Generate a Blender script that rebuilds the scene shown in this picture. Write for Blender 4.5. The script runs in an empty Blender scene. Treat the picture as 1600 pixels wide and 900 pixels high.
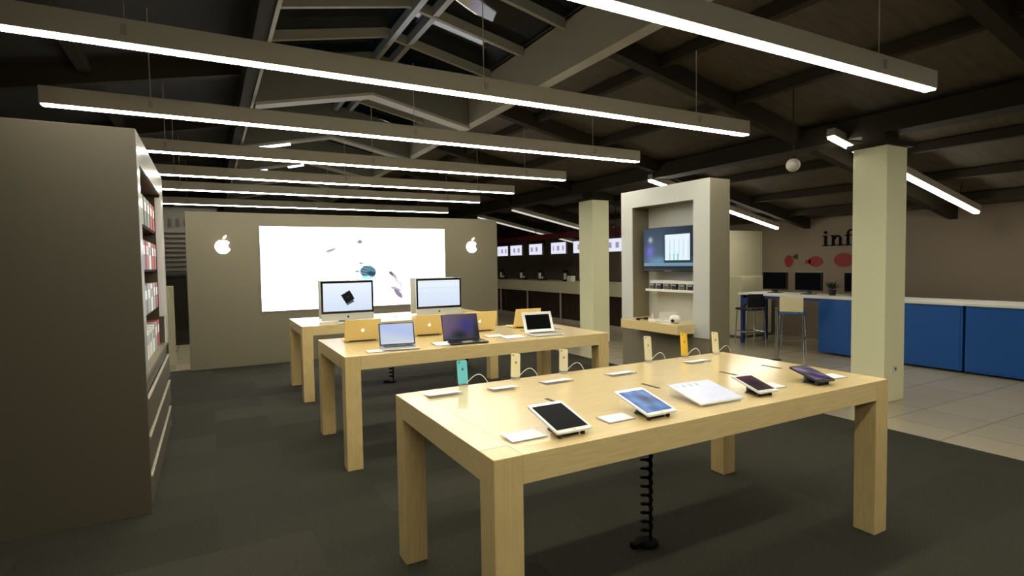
import bpy, bmesh, math, random
from mathutils import Matrix, Vector, Euler
random.seed(7)
PI = math.pi
C = bpy.context.scene.collection
SC = bpy.context.scene

# ------------------------------------------------------------------ camera
FPX, PITCH, ROLL, YAW, HC = 863.8, 0.0449, -0.0154, 0.5009, 1.6073
F = Vector((math.sin(YAW)*math.cos(PITCH), math.cos(YAW)*math.cos(PITCH), -math.sin(PITCH)))
R0 = Vector((math.cos(YAW), -math.sin(YAW), 0)); U0 = R0.cross(F)
Rr = math.cos(ROLL)*R0 + math.sin(ROLL)*U0
Ur = -math.sin(ROLL)*R0 + math.cos(ROLL)*U0
cd = bpy.data.cameras.new('camera'); cam = bpy.data.objects.new('camera', cd); C.objects.link(cam)
cd.sensor_width = 36; cd.lens = FPX/1600*36; cd.clip_start = .05; cd.clip_end = 200
cam.matrix_world = Matrix(((Rr.x, Ur.x, -F.x, 0), (Rr.y, Ur.y, -F.y, 0), (Rr.z, Ur.z, -F.z, HC), (0, 0, 0, 1)))
SC.camera = cam

# ------------------------------------------------------------------ light and exposure
SC.view_settings.view_transform = 'Standard'; SC.view_settings.look = 'None'
SC.view_settings.gamma = 1; SC.view_settings.use_curve_mapping = False
SC.view_settings.exposure = 0.0
STRIP = 36.0            # ceiling strips
LIGHTBOX = 3.4          # back-lit picture wall
world = bpy.data.worlds.new('world'); SC.world = world; world.use_nodes = True
wn = world.node_tree.nodes; wl = world.node_tree.links
bg = wn['Background']; tc = wn.new('ShaderNodeTexCoord'); nz = wn.new('ShaderNodeTexNoise'); cr = wn.new('ShaderNodeValToRGB')
nz.inputs['Scale'].default_value = 14
cr.color_ramp.elements[0].color = (.016, .027, .03, 1); cr.color_ramp.elements[1].color = (.05, .085, .09, 1)
cr.color_ramp.elements[0].position = .38; cr.color_ramp.elements[1].position = .58
wl.new(tc.outputs['Generated'], nz.inputs['Vector']); wl.new(nz.outputs['Fac'], cr.inputs['Fac']); wl.new(cr.outputs['Color'], bg.inputs['Color'])
bg.inputs['Strength'].default_value = 3.2

# ------------------------------------------------------------------ materials
def srgb(r, g, b):
    f = lambda c: (c/255/12.92) if c/255 <= .04045 else ((c/255+.055)/1.055)**2.4
    return (f(r), f(g), f(b), 1)
def mat(name, col, rough=.5, metal=0., spec=.5, coat=0., noise=0., nscale=20., emit=0., trans=0., stretch=None, bump=0., ecol=None):
    m = bpy.data.materials.new(name); m.use_nodes = True; nt = m.node_tree; p = nt.nodes['Principled BSDF']
    c = srgb(*col)
    p.inputs['Base Color'].default_value = c; p.inputs['Roughness'].default_value = rough; p.inputs['Metallic'].default_value = metal
    p.inputs['Specular IOR Level'].default_value = spec; p.inputs['Coat Weight'].default_value = coat; p.inputs['Coat Roughness'].default_value = .15
    p.inputs['Transmission Weight'].default_value = trans
    if emit:
        p.inputs['Emission Color'].default_value = srgb(*(ecol or col)); p.inputs['Emission Strength'].default_value = emit
    if noise or bump:
        t = nt.nodes.new('ShaderNodeTexCoord'); mp = nt.nodes.new('ShaderNodeMapping'); n = nt.nodes.new('ShaderNodeTexNoise')
        mp.inputs['Scale'].default_value = stretch or (1, 1, 1)
        n.inputs['Scale'].default_value = nscale; n.inputs['Detail'].default_value = 6
        nt.links.new(t.outputs['Object'], mp.inputs['Vector']); nt.links.new(mp.outputs['Vector'], n.inputs['Vector'])
        if noise:
            r = nt.nodes.new('ShaderNodeValToRGB')
            r.color_ramp.elements[0].position = .3; r.color_ramp.elements[1].position = .7
            r.color_ramp.elements[0].color = tuple(x*(1-noise) for x in c[:3])+(1,)
            r.color_ramp.elements[1].color = tuple(min(1, x*(1+noise)) for x in c[:3])+(1,)
            nt.links.new(n.outputs['Fac'], r.inputs['Fac']); nt.links.new(r.outputs['Color'], p.inputs['Base Color'])
        if bump:
            b = nt.nodes.new('ShaderNodeBump'); b.inputs['Strength'].default_value = bump; b.inputs['Distance'].default_value = .01
            nt.links.new(n.outputs['Fac'], b.inputs['Height']); nt.links.new(b.outputs['Normal'], p.inputs['Normal'])
    return m
def emitter(name, col, s):
    m = bpy.data.materials.new(name); m.use_nodes = True; nt = m.node_tree
    nt.nodes.clear(); e = nt.nodes.new('ShaderNodeEmission'); o = nt.nodes.new('ShaderNodeOutputMaterial')
    e.inputs['Color'].default_value = srgb(*col); e.inputs['Strength'].default_value = s
    nt.links.new(e.outputs[0], o.inputs[0]); return m
def picture(name, strength):                       # shows the colour attribute of a back-lit picture or screen
    m = bpy.data.materials.new(name); m.use_nodes = True; nt = m.node_tree; p = nt.nodes['Principled BSDF']
    a = nt.nodes.new('ShaderNodeVertexColor'); a.layer_name = 'picture'
    p.inputs['Base Color'].default_value = (.01, .01, .01, 1); p.inputs['Roughness'].default_value = .25; p.inputs['Specular IOR Level'].default_value = .1
    nt.links.new(a.outputs['Color'], p.inputs['Emission Color']); p.inputs['Emission Strength'].default_value = strength
    return m
def carpet_mat():
    m = mat('carpet', (58, 56, 48), .95, spec=.1, noise=.25, nscale=90, bump=.5)
    nt = m.node_tree; p = nt.nodes['Principled BSDF']; src = p.inputs['Base Color'].links[0].from_socket
    t = nt.nodes.new('ShaderNodeTexCoord'); b = nt.nodes.new('ShaderNodeTexBrick'); b.offset = .5; b.inputs['Scale'].default_value = 1
    b.inputs['Brick Width'].default_value = 1.0; b.inputs['Row Height'].default_value = .5; b.inputs['Mortar Size'].default_value = .0; b.inputs['Bias'].default_value = 0
    b.inputs['Color1'].default_value = (.82, .82, .82, 1); b.inputs['Color2'].default_value = (1.22, 1.22, 1.2, 1)
    x = nt.nodes.new('ShaderNodeMix'); x.data_type = 'RGBA'; x.blend_type = 'MULTIPLY'; x.inputs['Factor'].default_value = 1
    nt.links.new(t.outputs['Object'], b.inputs['Vector']); nt.links.new(src, x.inputs['A']); nt.links.new(b.outputs['Color'], x.inputs['B']); nt.links.new(x.outputs['Result'], p.inputs['Base Color'])
    return m
def tile_mat():
    m = mat('floor_tile', (176, 164, 138), .22, spec=.5)
    nt = m.node_tree; p = nt.nodes['Principled BSDF']
    t = nt.nodes.new('ShaderNodeTexCoord'); b = nt.nodes.new('ShaderNodeTexBrick')
    b.offset = 0; b.inputs['Scale'].default_value = 1; b.inputs['Brick Width'].default_value = .6; b.inputs['Row Height'].default_value = .6
    b.inputs['Mortar Size'].default_value = .004
    b.inputs['Color1'].default_value = srgb(178, 166, 140); b.inputs['Color2'].default_value = srgb(170, 158, 132); b.inputs['Mortar'].default_value = srgb(120, 110, 92)
    nt.links.new(t.outputs['Object'], b.inputs['Vector']); nt.links.new(b.outputs['Color'], p.inputs['Base Color'])
    return m
def glass_mat():
    m = bpy.data.materials.new('skylight_glass'); m.use_nodes = True; nt = m.node_tree; nt.nodes.clear()
    o = nt.nodes.new('ShaderNodeOutputMaterial'); mx = nt.nodes.new('ShaderNodeMixShader')
    t = nt.nodes.new('ShaderNodeBsdfTransparent'); g = nt.nodes.new('ShaderNodeBsdfGlossy'); fr = nt.nodes.new('ShaderNodeFresnel')
    t.inputs[0].default_value = (.75, .85, .85, 1); g.inputs['Roughness'].default_value = .03; fr.inputs[0].default_value = 1.5
    nt.links.new(fr.outputs[0], mx.inputs[0]); nt.links.new(t.outputs[0], mx.inputs[1]); nt.links.new(g.outputs[0], mx.inputs[2]); nt.links.new(mx.outputs[0], o.inputs[0])
    return m
def acrylic_mat():
    m = mat('clear_acrylic', (235, 238, 240), .08); p = m.node_tree.nodes['Principled BSDF']
    p.inputs['Alpha'].default_value = .25; return m

M = dict(
    carpet=carpet_mat(), tile=tile_mat(), glass=glass_mat(), acrylic=acrylic_mat(),
    wood=mat('maple_along', (226, 200, 142), .3, coat=.7, noise=.09, nscale=6, stretch=(1.2, 14, 14)),
    woodv=mat('maple_upright', (222, 194, 134), .32, coat=.4, noise=.08, nscale=6, stretch=(14, 14, 1.2)),
    grey=mat('grey_panel', (128, 120, 98), .42, spec=.4), greydark=mat('grey_panel_dark', (116, 106, 84), .5), unitm=mat('taupe_panel', (84, 77, 61), .45), greylit=mat('grey_panel_lit', (194, 195, 186), .4), gablem=mat('olive_infill', (92, 86, 72), .7),
    cream=mat('cream_paint', (240, 238, 196), .6), creamwall=mat('cream_wall', (196, 190, 158), .7),
    white=mat('white_gloss', (226, 226, 222), .18, coat=.5), whitem=mat('white_matt', (228, 226, 215), .5),
    pinkwall=mat('beige_wall', (126, 112, 94), .8), darkgrey=mat('dark_wall', (96, 94, 80), .7),
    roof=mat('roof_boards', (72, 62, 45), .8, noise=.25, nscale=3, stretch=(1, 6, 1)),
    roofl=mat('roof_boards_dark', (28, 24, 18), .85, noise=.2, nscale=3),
    steel=mat('dark_steel', (46, 40, 29), .75, spec=.12), fascia=mat('painted_fascia', (150, 144, 128), .6),
    barm=mat('painted_bar', (132, 124, 108), .5), mullion=mat('aluminium_mullion', (150, 152, 156), .4, metal=.3),
    alu=mat('brushed_aluminium', (176, 168, 148), .5, metal=.2), silver=mat('silver_aluminium', (196, 196, 192), .3, metal=.75),
    chin=mat('satin_aluminium', (212, 214, 208), .35, metal=.3),
    gold=mat('gold_aluminium', (232, 208, 140), .45), black=mat('black_plastic', (14, 14, 15), .35),
    blackgl=mat('black_glass', (8, 8, 10), .06, coat=.6), rubber=mat('black_rubber', (12, 12, 12), .8, spec=.1),
    chrome=mat('chrome', (190, 190, 188), .2, metal=1.), blue=mat('blue_laminate', (6, 82, 158), .4),
    bluef=mat('blue_frame', (24, 52, 120), .4), teal=mat('teal_plastic', (112, 204, 214), .3),
    yellow=mat('yellow_plastic', (236, 190, 60), .3), ivory=mat('ivory_plastic', (232, 220, 176), .35), pale=mat('pale_plastic', (214, 206, 168), .4),
    red=mat('red_carton', (170, 40, 34), .5), redpaint=mat('red_vinyl', (126, 20, 16), .6), green=mat('green_carton', (112, 140, 104), .5),
    redband=mat('dark_red_band', (92, 16, 20), .6), brown=mat('brown_glass', (52, 38, 32), .2), card=mat('paper_card', (236, 238, 240), .4),
    greycard=mat('grey_carton', (150, 156, 160), .5), seatblue=mat('blue_seat', (46, 84, 130), .5), slot=mat('slot_black', (30, 24, 14), .5),
    strip=emitter('strip_diffuser', (255, 250, 232), STRIP), coldtube=emitter('cold_tube', (225, 240, 255), 6.0),
    dimtube=emitter('dim_tube', (255, 250, 235), .7), slopetube=emitter('slope_tube', (255, 250, 235), 28.0),
    off=mat('unlit_screen', (5, 6, 8), .4, spec=.03), emblem=emitter('lit_emblem', (255, 252, 245), 3.0),
    softemblem=emitter('soft_emblem', (255, 250, 230), 1.2), globe=mat('opal_globe', (190, 182, 172), .4),
    slat=mat('slatwall', (92, 86, 76), .6), darkcab=mat('dark_cabinet', (30, 38, 36), .3),
    screen=picture('screen_picture', 1.0), lightbox=picture('lightbox_picture', LIGHTBOX),
)

# ------------------------------------------------------------------ helpers
class MB:
    def __init__(s): s.bm = bmesh.new()
    def _add(s, t, Mx=None):
        if Mx is not None: bmesh.ops.transform(t, matrix=Mx, verts=t.verts)
        me = bpy.data.meshes.new('t'); t.to_mesh(me); s.bm.from_mesh(me); bpy.data.meshes.remove(me); t.free(); return s
    def box(s, x0, x1, y0, y1, z0, z1, bev=0, Mx=None, seg=2):
        t = bmesh.new(); bmesh.ops.create_cube(t, size=1)
        bmesh.ops.scale(t, vec=(x1-x0, y1-y0, z1-z0), verts=t.verts); bmesh.ops.translate(t, vec=((x0+x1)/2, (y0+y1)/2, (z0+z1)/2), verts=t.verts)
        if bev: bmesh.ops.bevel(t, geom=t.edges[:], offset=bev, segments=seg, profile=.5, affect='EDGES')
        return s._add(t, Mx)
    def cyl(s, p0, p1, r, seg=20, r2=None, bev=0):
        p0, p1 = Vector(p0), Vector(p1); d = p1-p0
        t = bmesh.new(); bmesh.ops.create_cone(t, cap_ends=True, segments=seg, radius1=r, radius2=r if r2 is None else r2, depth=d.length)
        if bev: bmesh.ops.bevel(t, geom=[e for e in t.edges if len(e.link_faces) == 2 and abs(e.link_faces[0].normal.dot(e.link_faces[1].normal)) < .3], offset=bev, segments=2, affect='EDGES')
        return s._add(t, Matrix.Translation((p0+p1)/2) @ d.to_track_quat('Z', 'Y').to_matrix().to_4x4())
    def sph(s, c, r, sc=(1, 1, 1), seg=24):
        t = bmesh.new(); bmesh.ops.create_uvsphere(t, u_segments=seg, v_segments=seg//2, radius=r); bmesh.ops.scale(t, vec=sc, verts=t.verts)
        return s._add(t, Matrix.Translation(c))
    def prism(s, poly, z0, z1, Mx=None):
        t = bmesh.new(); a = [t.verts.new((x, y, z0)) for x, y in poly]; b = [t.verts.new((x, y, z1)) for x, y in poly]
        t.faces.new(a[::-1]); t.faces.new(b); n = len(a)
        for i in range(n): t.faces.new((a[i], a[(i+1) % n], b[(i+1) % n], b[i]))
        bmesh.ops.recalc_face_normals(t, faces=t.faces[:]); return s._add(t, Mx)
    def tube(s, pts, r, seg=8, Mx=None):
        t = bmesh.new(); rings = []; pts = [Vector(p) for p in pts]
        up = Vector((0, 0, 1))
        for i, p in enumerate(pts):
            d = (pts[min(i+1, len(pts)-1)]-pts[max(i-1, 0)]).normalized()
            a = d.cross(up)
            if a.length < .05: a = d.cross(Vector((0, 1, 0)))
            a.normalize(); b = d.cross(a)
            rings.append([t.verts.new(p+a*r*math.cos(2*PI*k/seg)+b*r*math.sin(2*PI*k/seg)) for k in range(seg)])
        for q, w in zip(rings, rings[1:]):
            for k in range(seg): t.faces.new((q[k], q[(k+1) % seg], w[(k+1) % seg], w[k]))
        t.faces.new(rings[0][::-1]); t.faces.new(rings[-1])
        bmesh.ops.recalc_face_normals(t, faces=t.faces[:]); return s._add(t, Mx)
    def build(s, name, m, parent=None, Mx=None, smooth=False):
        me = bpy.data.meshes.new(name); s.bm.to_mesh(me); s.bm.free(); me.materials.append(M[m] if isinstance(m, str) else m)
        if smooth:
            for p in me.polygons: p.use_smooth = True
            try: me.set_sharp_from_angle(angle=math.radians(40))
            except Exception: pass
        o = bpy.data.objects.new(name, me); C.objects.link(o)
        if parent: o.parent = parent
        if Mx is not None: o.matrix_local = Mx
        return o
def tag(o, label=None, cat=None, group=None, kind=None):
    if label: o['label'] = label
    if cat: o['category'] = cat
    if group: o['group'] = group
    if kind: o['kind'] = kind
    return o
def thing(name, label, cat, loc=(0, 0, 0), rz=0, group=None):
    o = bpy.data.objects.new(name, None); C.objects.link(o); o.location = loc; o.rotation_euler = (0, 0, rz); o.empty_display_size = .1
    return tag(o, label, cat, group)
def struct(o): o['kind'] = 'structure'; return o
def sbox(name, m, *a, **k): return struct(MB().box(*a, **k).build(name, m))
def copy_tree(o, parent=None):
    c = o.copy(); C.objects.link(c); c.parent = parent
    for ch in [x for x in SC.objects if x.parent == o]: copy_tree(ch, c)
    return c
def dup(o, loc, rz=None, label=None, group=None):
    c = copy_tree(o); c.location = loc
    if rz is not None: c.rotation_euler = (0, 0, rz)
    if label: c['label'] = label
    if group: c['group'] = group
    return c
def shown(name, w, h, nx, ny, fn, Mx, parent, m='screen'):      # a picture: grid in local x (right) and z (up), facing -y
    bm = bmesh.new(); L = bm.loops.layers.float_color.new('picture')
    V = [[bm.verts.new((-w/2+w*i/nx, 0, -h/2+h*j/ny)) for i in range(nx+1)] for j in range(ny+1)]
    for j in range(ny):
        for i in range(nx):
            f = bm.faces.new((V[j][i], V[j][i+1], V[j+1][i+1], V[j+1][i])); c = fn((i+.5)/nx, (j+.5)/ny)
            q = srgb(*c)
            if m == 'lightbox': q = tuple(x/LIGHTBOX*(1+(LIGHTBOX-1)*x**8) for x in q[:3])+(1,)
            for lp in f.loops: lp[L] = q
    me = bpy.data.meshes.new(name); bm.to_mesh(me); bm.free(); me.materials.append(M[m])
    o = bpy.data.objects.new(name, me); C.objects.link(o); o.parent = parent; o.matrix_local = Mx; return o
def mixc(a, b, t): t = max(0, min(1, t)); return tuple(a[i]+(b[i]-a[i])*t for i in range(3))
def gz(u, v, cu, cv, su, sv, ang=0):
    du, dv = u-cu, v-cv; c, s = math.cos(ang), math.sin(ang); a, b = c*du+s*dv, -s*du+c*dv
    return math.exp(-(a/su)**2-(b/sv)**2)
T = Matrix.Translation
def RX(a): return Matrix.Rotation(a, 4, 'X')
def RY(a): return Matrix.Rotation(a, 4, 'Y')
def RZ(a): return Matrix.Rotation(a, 4, 'Z')
def fruit_poly():                                               # outline of the bitten fruit, unit height about 1, centre at 0
    pts = []
    for i in range(72):
        a = 2*PI*i/72
        r = .40*(1-.10*math.exp(-((a-PI/2)/.28)**2)-.07*math.exp(-((a-3*PI/2)/.22)**2))
        x, y = r*1.02*math.cos(a), r*math.sin(a)*(1.0 if y_up(a) else 1.04)
        x *= 1-.12*max(0, -math.sin(a))
        d = math.hypot(x-.46, y-.05)
        if d < .2 and x > 0:
            k = .2/max(d, .01); a2 = math.atan2(y-.05, -.16); x, y = .46+.2*math.cos(a2), .05+.2*math.sin(a2)
        pts.append((x, y-.08))
    return pts
def y_up(a): return math.sin(a) > 0
def leaf_poly():
    p = []
    for i in range(13):
        t = PI/2*i/12; p.append((.0+.20*(1-math.cos(t)), .34+.22*math.sin(t)))
    for i in range(13):
        t = PI/2*i/12; p.append((.20-.20*(1-math.cos(t)), .56-.22*math.sin(t)))
    q = []
    for x, y in p:
        if not q or math.hypot(x-q[-1][0], y-q[-1][1]) > 1e-4: q.append((x, y))
    if math.hypot(q[0][0]-q[-1][0], q[0][1]-q[-1][1]) < 1e-4: q.pop()
    return q
def emblem(parent, Mx, size, m='emblem', depth=.01):            # stands in local x-z, facing -y
    S = Mx @ RX(PI/2) @ Matrix.Diagonal((size, size, 1, 1))
    mb = MB(); mb.prism(fruit_poly(), 0, depth); mb.prism(leaf_poly(), 0, depth)
    return mb.build('emblem', m, parent, S)

# ------------------------------------------------------------------ the setting: floor, walls
XL, XR, YB, YF = -7.0, 10.64, 21.0, -4.0
X1, X2, ZC, ZS, SL = .53, 3.16, 3.5, 3.98, .21                  # skylight curbs, their undersides, roof height there, roof slope
GY = (6.9, 9.4, 11.9, 14.4, 16.9)
XM, ZM = (X1+X2)/2, ZS+SL*(X2-X1)/2
def roofz(x): return ZS-SL*(x-X2) if x > X2 else ZS-SL*(X1-x)
sbox('floor', 'tile', XL, XR+.2, YF, YB, -.12, -.006)
sbox('floor_carpet', 'carpet', -3.2, 5.54, YF, 10.07, -.006, 0)
sbox('wall_left', 'darkgrey', XL-.2, XL, YF, YB, -.1, 2.6)
sbox('wall_right', 'pinkwall', XR, XR+.2, YF, YB, -.1, 2.5)
sbox('wall_back', 'darkgrey', XL, XR, YB, YB+.2, -.1, 4.4)
sbox('wall_front', 'darkgrey', XL, XR, YF-.2, YF, -.1, 4.4)
sbox('wall_partition', 'creamwall', 9.3, 10.64, 8.0, 8.15, -.006, 2.22)
sbox('trim_1', 'darkgrey', 9.3, 10.64, 7.985, 8.0, -.006, .1)
# ---- roof
def slab(name, m, xa, za, xb, zb, th, y0=YF, y1=YB):
    bm = MB(); bm.prism([(xa, za), (xb, zb), (xb, zb+th), (xa, za+th)], 0, y1-y0, T((0, y1, 0)) @ RX(PI/2)); return struct(bm.build(name, m))
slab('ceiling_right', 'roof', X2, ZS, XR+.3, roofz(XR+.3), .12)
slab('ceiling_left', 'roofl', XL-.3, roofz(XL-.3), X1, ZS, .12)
sbox('skylight_curb', 'fascia', X2, X2+.14, YF, YB, ZC, ZS+.02)
sbox('skylight_curb', 'steel', X1-.14, X1-.03, YF, YB, ZC+.02, ZS+.02)
sbox('skylight_edge', 'fascia', X1-.03, X1, YF, YB, ZC, ZS+.02)
slab('skylight_glazing', 'glass', XM, ZM+.04, X2, ZS+.04, .012)
slab('skylight_glazing', 'glass', X1, ZS+.04, XM, ZM+.04, .012)
for dx in (-.11, .11): sbox('ridge_bar', 'mullion', XM+dx+.17-.03, XM+dx+.17+.03, YF, YB, ZM-.12, ZM-.02)
y = YF+.4; k = 0
while y < YB-.3:                                                # glazing bars along both slopes
    for a, b, za, zb in ((XM, X2, ZM, ZS), (X1, XM, ZS, ZM)):
        bm = MB(); bm.prism([(a, za-.07), (b, zb-.07), (b, zb+.03), (a, za+.03)], 0, .05, T((0, y+.05, 0)) @ RX(PI/2)); struct(bm.build('glazing_bar', 'barm'))
    y += .82
def gable(y, drop=.5, th=.16):                                 # cross beams under the skylight, shaped as a low gable
    z0, z1 = ZC-.04, ZC+.24
    bm = MB(); bm.prism([(X1, z0), (XM, z1), (X2, z0), (X2, z0+drop), (XM, z1+drop), (X1, z0+drop)], 0, th, T((0, y+th, 0)) @ RX(PI/2)); struct(bm.build('cross_beam', 'gablem'))
    bm = MB(); bm.prism([(X1, z0-.035), (XM, z1-.035), (X2, z0-.035), (X2, z0), (XM, z1), (X1, z0)], 0, th+.04, T((0, y+th+.02, 0)) @ RX(PI/2)); struct(bm.build('beam_flange', 'fascia'))
for y in GY: gable(y)
y = YF+.9
while y < YB:                                                   # rafters and purlins of the dark roof
    for a, b in ((X2+.14, XR), (XL, X1-.14)):
        bm = MB(); bm.prism([(a, roofz(a)-.20), (b, roofz(b)-.20), (b, roofz(b)), (a, roofz(a))], 0, .12, T((0, y+.12, 0)) @ RX(PI/2)); struct(bm.build('rafter', 'steel'))
    y += 2.5
for x in (4.25, 5.4, 7.75, 8.9, 9.95, -1.0, -2.3, -3.6, -5.0): sbox('purlin', 'steel', x-.05, x+.05, YF, YB, roofz(x)-.12, roofz(x)-.01)
sbox('girder', 'steel', 6.55, 6.85, YF, YB, 2.98, 3.2)
# ---- columns
def column(x, y, w, d, h=2.83):
    sbox('column', 'cream', x, x+w, y, y+d, -.006, h, bev=.006)
    sbox('column_cap', 'steel', x-.05, x+w+.05, y-.05, y+d+.05, h, h+.05)
    sbox('column_head', 'steel', x+.06, x+w-.06, y+.06, y+d-.06, h+.05, 3.0)
column(6.487, 3.338, .405, .364); column(6.655, 8.82, .41, .45)
pl = thing('wall_socket', 'small white socket plate low on the nearest cream column', 'socket', (6.70, 3.338, .36))
MB().box(-.045, .045, -.008, 0, -.045, .045, .003).build('plate', 'whitem', pl); MB().cyl((0, -.011, 0), (0, -.006, 0), .02).build('outlet', 'greydark', pl)

# ------------------------------------------------------------------ ceiling strip lights
def strip_light(x0, x1, y, label, z=2.885, ends='strip'):
    t = thing('linear_light', label, 'light', ((x0+x1)/2, y, z), 0, 'suspended strip lights over the shop floor')
    a, b = x0-(x0+x1)/2, x1-(x0+x1)/2
    MB().box(a, b, -.045, .045, .01, .145, .003).build('housing', 'alu', t)
    MB().box(a+.01, b-.01, -.038, .038, 0, .0105, .002).build('diffuser', ends, t)
    for fx in (.12, .5, .88):
        px = a+(b-a)*fx; xw = x0+(x1-x0)*fx
        zt = (ZC+.2 if X1 < xw < X2 else roofz(xw))-z-.02
        MB().cyl((px, 0, .15), (px, 0, zt), .004, 8).build('suspension_rod', 'alu', t)
        MB().box(px-.015, px+.015, -.052, -.045, .05, .11).build('bracket', 'fascia', t)
    return t
names = ['nearest strip light, cut by the top right of the picture', 'long strip light second from the camera, crossing the whole ceiling', 'third strip light from the camera, just beyond the longest bright one',
         'fourth strip light from the camera, starting behind the left shelf unit', 'fifth strip light from the camera, above the far demo table', 'sixth strip light, seen just above the grey picture wall', 'farthest strip light, lowest in view over the picture wall',
         'strip light added out of view just behind the camera', 'second strip light added out of view behind the camera']  # last two are unseen, added to brighten the tables' front faces
for (x0, x1, y), n in zip([(-1.1, 4.95, 2.24), (-1.1, 4.93, 3.90), (-1.1, 4.93, 5.55), (-1.1, 4.95, 7.26), (-1.1, 4.98, 8.98), (-1.1, 5.05, 10.6), (-1.1, 5.3, 12.97), (-1.1, 4.95, .57), (-1.1, 4.95, -1.1)], names):
    strip_light(x0, x1, y, 'grey '+n)
def slope_light(x0, x1, y, label, off=.3, m='dimtube', w=.05):
    t = thing('sloping_light', label, 'light', (x0, y, roofz(x0)-off), 0, 'strip lights fixed along the slope of the dark roof')
    t.rotation_euler = (0, math.atan(SL), 0); L = (x1-x0)/math.cos(math.atan(SL))
    MB().box(0, L, -w, w, .03, .12, .004).build('housing', 'alu', t); MB().box(.01, L-.01, -w*.7, w*.7, 0, .03, .003).build('diffuser', m, t)
    for fx in (.15, .85): MB().cyl((L*fx, 0, .12), (L*fx, 0, off), .006, 8).build('hanger', 'steel', t)
slope_light(6.30, 9.9, 3.86, 'lit strip light passing behind the top of the nearest cream column', .34, 'slopetube')
slope_light(6.30, 9.9, .6, 'added strip light, out of view, over the right of the shop nearest the camera', .34, 'slopetube')  # out of view, added to brighten the columns and right side
slope_light(8.40, 10.0, 7.18, 'lit strip light sloping down to the right of the television panel', .34, 'slopetube')
slope_light(9.1, 10.4, 11.2, 'added strip light brightening the service counter, hidden behind the television panel', .34, 'slopetube')  # added out of sight to brighten the counter and wall behind
slope_light(6.5, 8.1, 7.05, 'strip light just above the top edge of the television panel', .34, 'slopetube')
slope_light(6.65, 9.3, 12.1, 'unlit-looking sloping strip light left of the far cream column, nearer one', .34, 'dimtube')
slope_light(6.7, 10.2, 14.2, 'sloping strip light left of the far cream column, the one farther back', .34, 'dimtube')
for (xa, ya, L, lab) in ((X1+.05, 9.33, .62, 'cold white tube under a skylight cross beam behind the fourth strip light'), (X1+.05, 11.83, .5, 'short cold white tube just above the grey picture wall'), (1.45, 11.83, .3, 'tiny cold white tube at the ridge above the picture wall')):
    t = thing('tube_light', lab, 'light', (xa, ya-.02, ZC-.02+.2*0+(.28/1.315)*(xa-X1)-.10)); t.rotation_euler = (0, -math.atan(.28/1.315), 0)
    MB().cyl((0, 0, 0), (L, 0, 0), .02, 12).build('tube', 'coldtube', t); MB().box(0, L, -.03, .03, .015, .045, .003).build('holder', 'alu', t)
t = thing('globe_lamp', 'round unlit pale globe lamp hanging under the dark roof', 'lamp', (5.47, 3.745, 2.6))
MB().sph((0, 0, 0), .07, seg=32).build('globe', 'globe', t, smooth=True); MB().cyl((0, 0, .06), (0, 0, .1), .03).build('cap', 'steel', t); MB().cyl((0, 0, .1), (0, 0, roofz(5.47)-2.61), .006, 8).build('rod', 'steel', t)

# ------------------------------------------------------------------ grey picture wall
t = thing('display_wall', 'long grey free-standing wall with a glowing picture and two white emblems', 'display wall', (-.30, 9.93, 0))
MB().box(0, 5.41, 0, .14, 0, 2.486, .006).build('panel', 'grey', t)
MB().box(1.035, 4.285, -.012, .0, .865, 2.285, .003).build('picture_frame', 'grey', t)
WT, GY = (255, 255, 255), (178, 180, 182)
def boxpic(u, v):
    px = 405+u*291; t1 = 353+6*u; t0 = 487-14*u; py = t0+(t1-t0)*v
    c = (255, 255, 255)
    c = mixc(c, (222, 222, 244), .8*gz(px, py, 425, 395, 32, 14)); c = mixc(c, (232, 250, 255), .6*gz(px, py, 560, 430, 30, 20))
    c = mixc(c, (236, 220, 236), .6*gz(px, py, 620, 462, 34, 20)); c = mixc(c, (250, 250, 225), .6*gz(px, py, 638, 455, 8, 25))
    def ell(cx, cy, a, b, ang): 
        s, k = math.sin(ang), math.cos(ang); dx, dy = px-cx, py-cy
        return ((k*dx+s*dy)/a)**2+((-s*dx+k*dy)/b)**2 < 1
    if ell(506, 391, 8, 2.4, -.35): c = GY
    if ell(508, 407, 6, 1.8, -.35): c = (226, 226, 228)
    if ell(551, 378, 4, 3, 0): c = (150, 152, 156)
    if ell(552, 411.5, 4, 1.7, 0): c = (170, 176, 180)
    if ell(546, 424, 4, 1.3, 0): c = (150, 160, 166)
    if ell(563, 425, 13, 10, .15):
        c = (66, 106, 124) if (int((py-.3*px)/2.2) % 2) else (120, 156, 170)
        if ell(568, 428, 7, 3, .15): c = (44, 74, 92)
    if ell(561, 434, 9, 2.4, 0): c = (176, 226, 240)
    if ell(604, 430, 8.5, 2.6, .75): c = (150, 136, 136)
    if ell(600, 427, 3.4, 2, .4): c = (112, 98, 100)
    if ell(609, 437, 9, 1.6, .9): c = (214, 200, 196)
    if ell(608, 452, 9, 2.6, .35): c = (190, 182, 196)
    if ell(612, 459, 9, 3.6, .8): c = (146, 138, 166)
    if ell(617, 446, 7, 1.2, 1.3): c = (220, 206, 214)
    if ell(637, 444, 5, 1.3, .2): c = (178, 196, 176)
    if ell(637, 456, 2.4, 1.3, .2) or ell(636, 449, 2, 1, 0): c = (226, 224, 176)
    if ell(637, 467.5, 4, 2.4, .2): c = (160, 156, 116)
    return c
shown('picture', 3.23, 1.40, 230, 100, boxpic, T((1.04+3.24/2, -.0135, 1.575)), t, 'lightbox')
for x in (.51, 4.845): emblem(t, T((x, -.001, 1.96)), .285, depth=.02)

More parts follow.
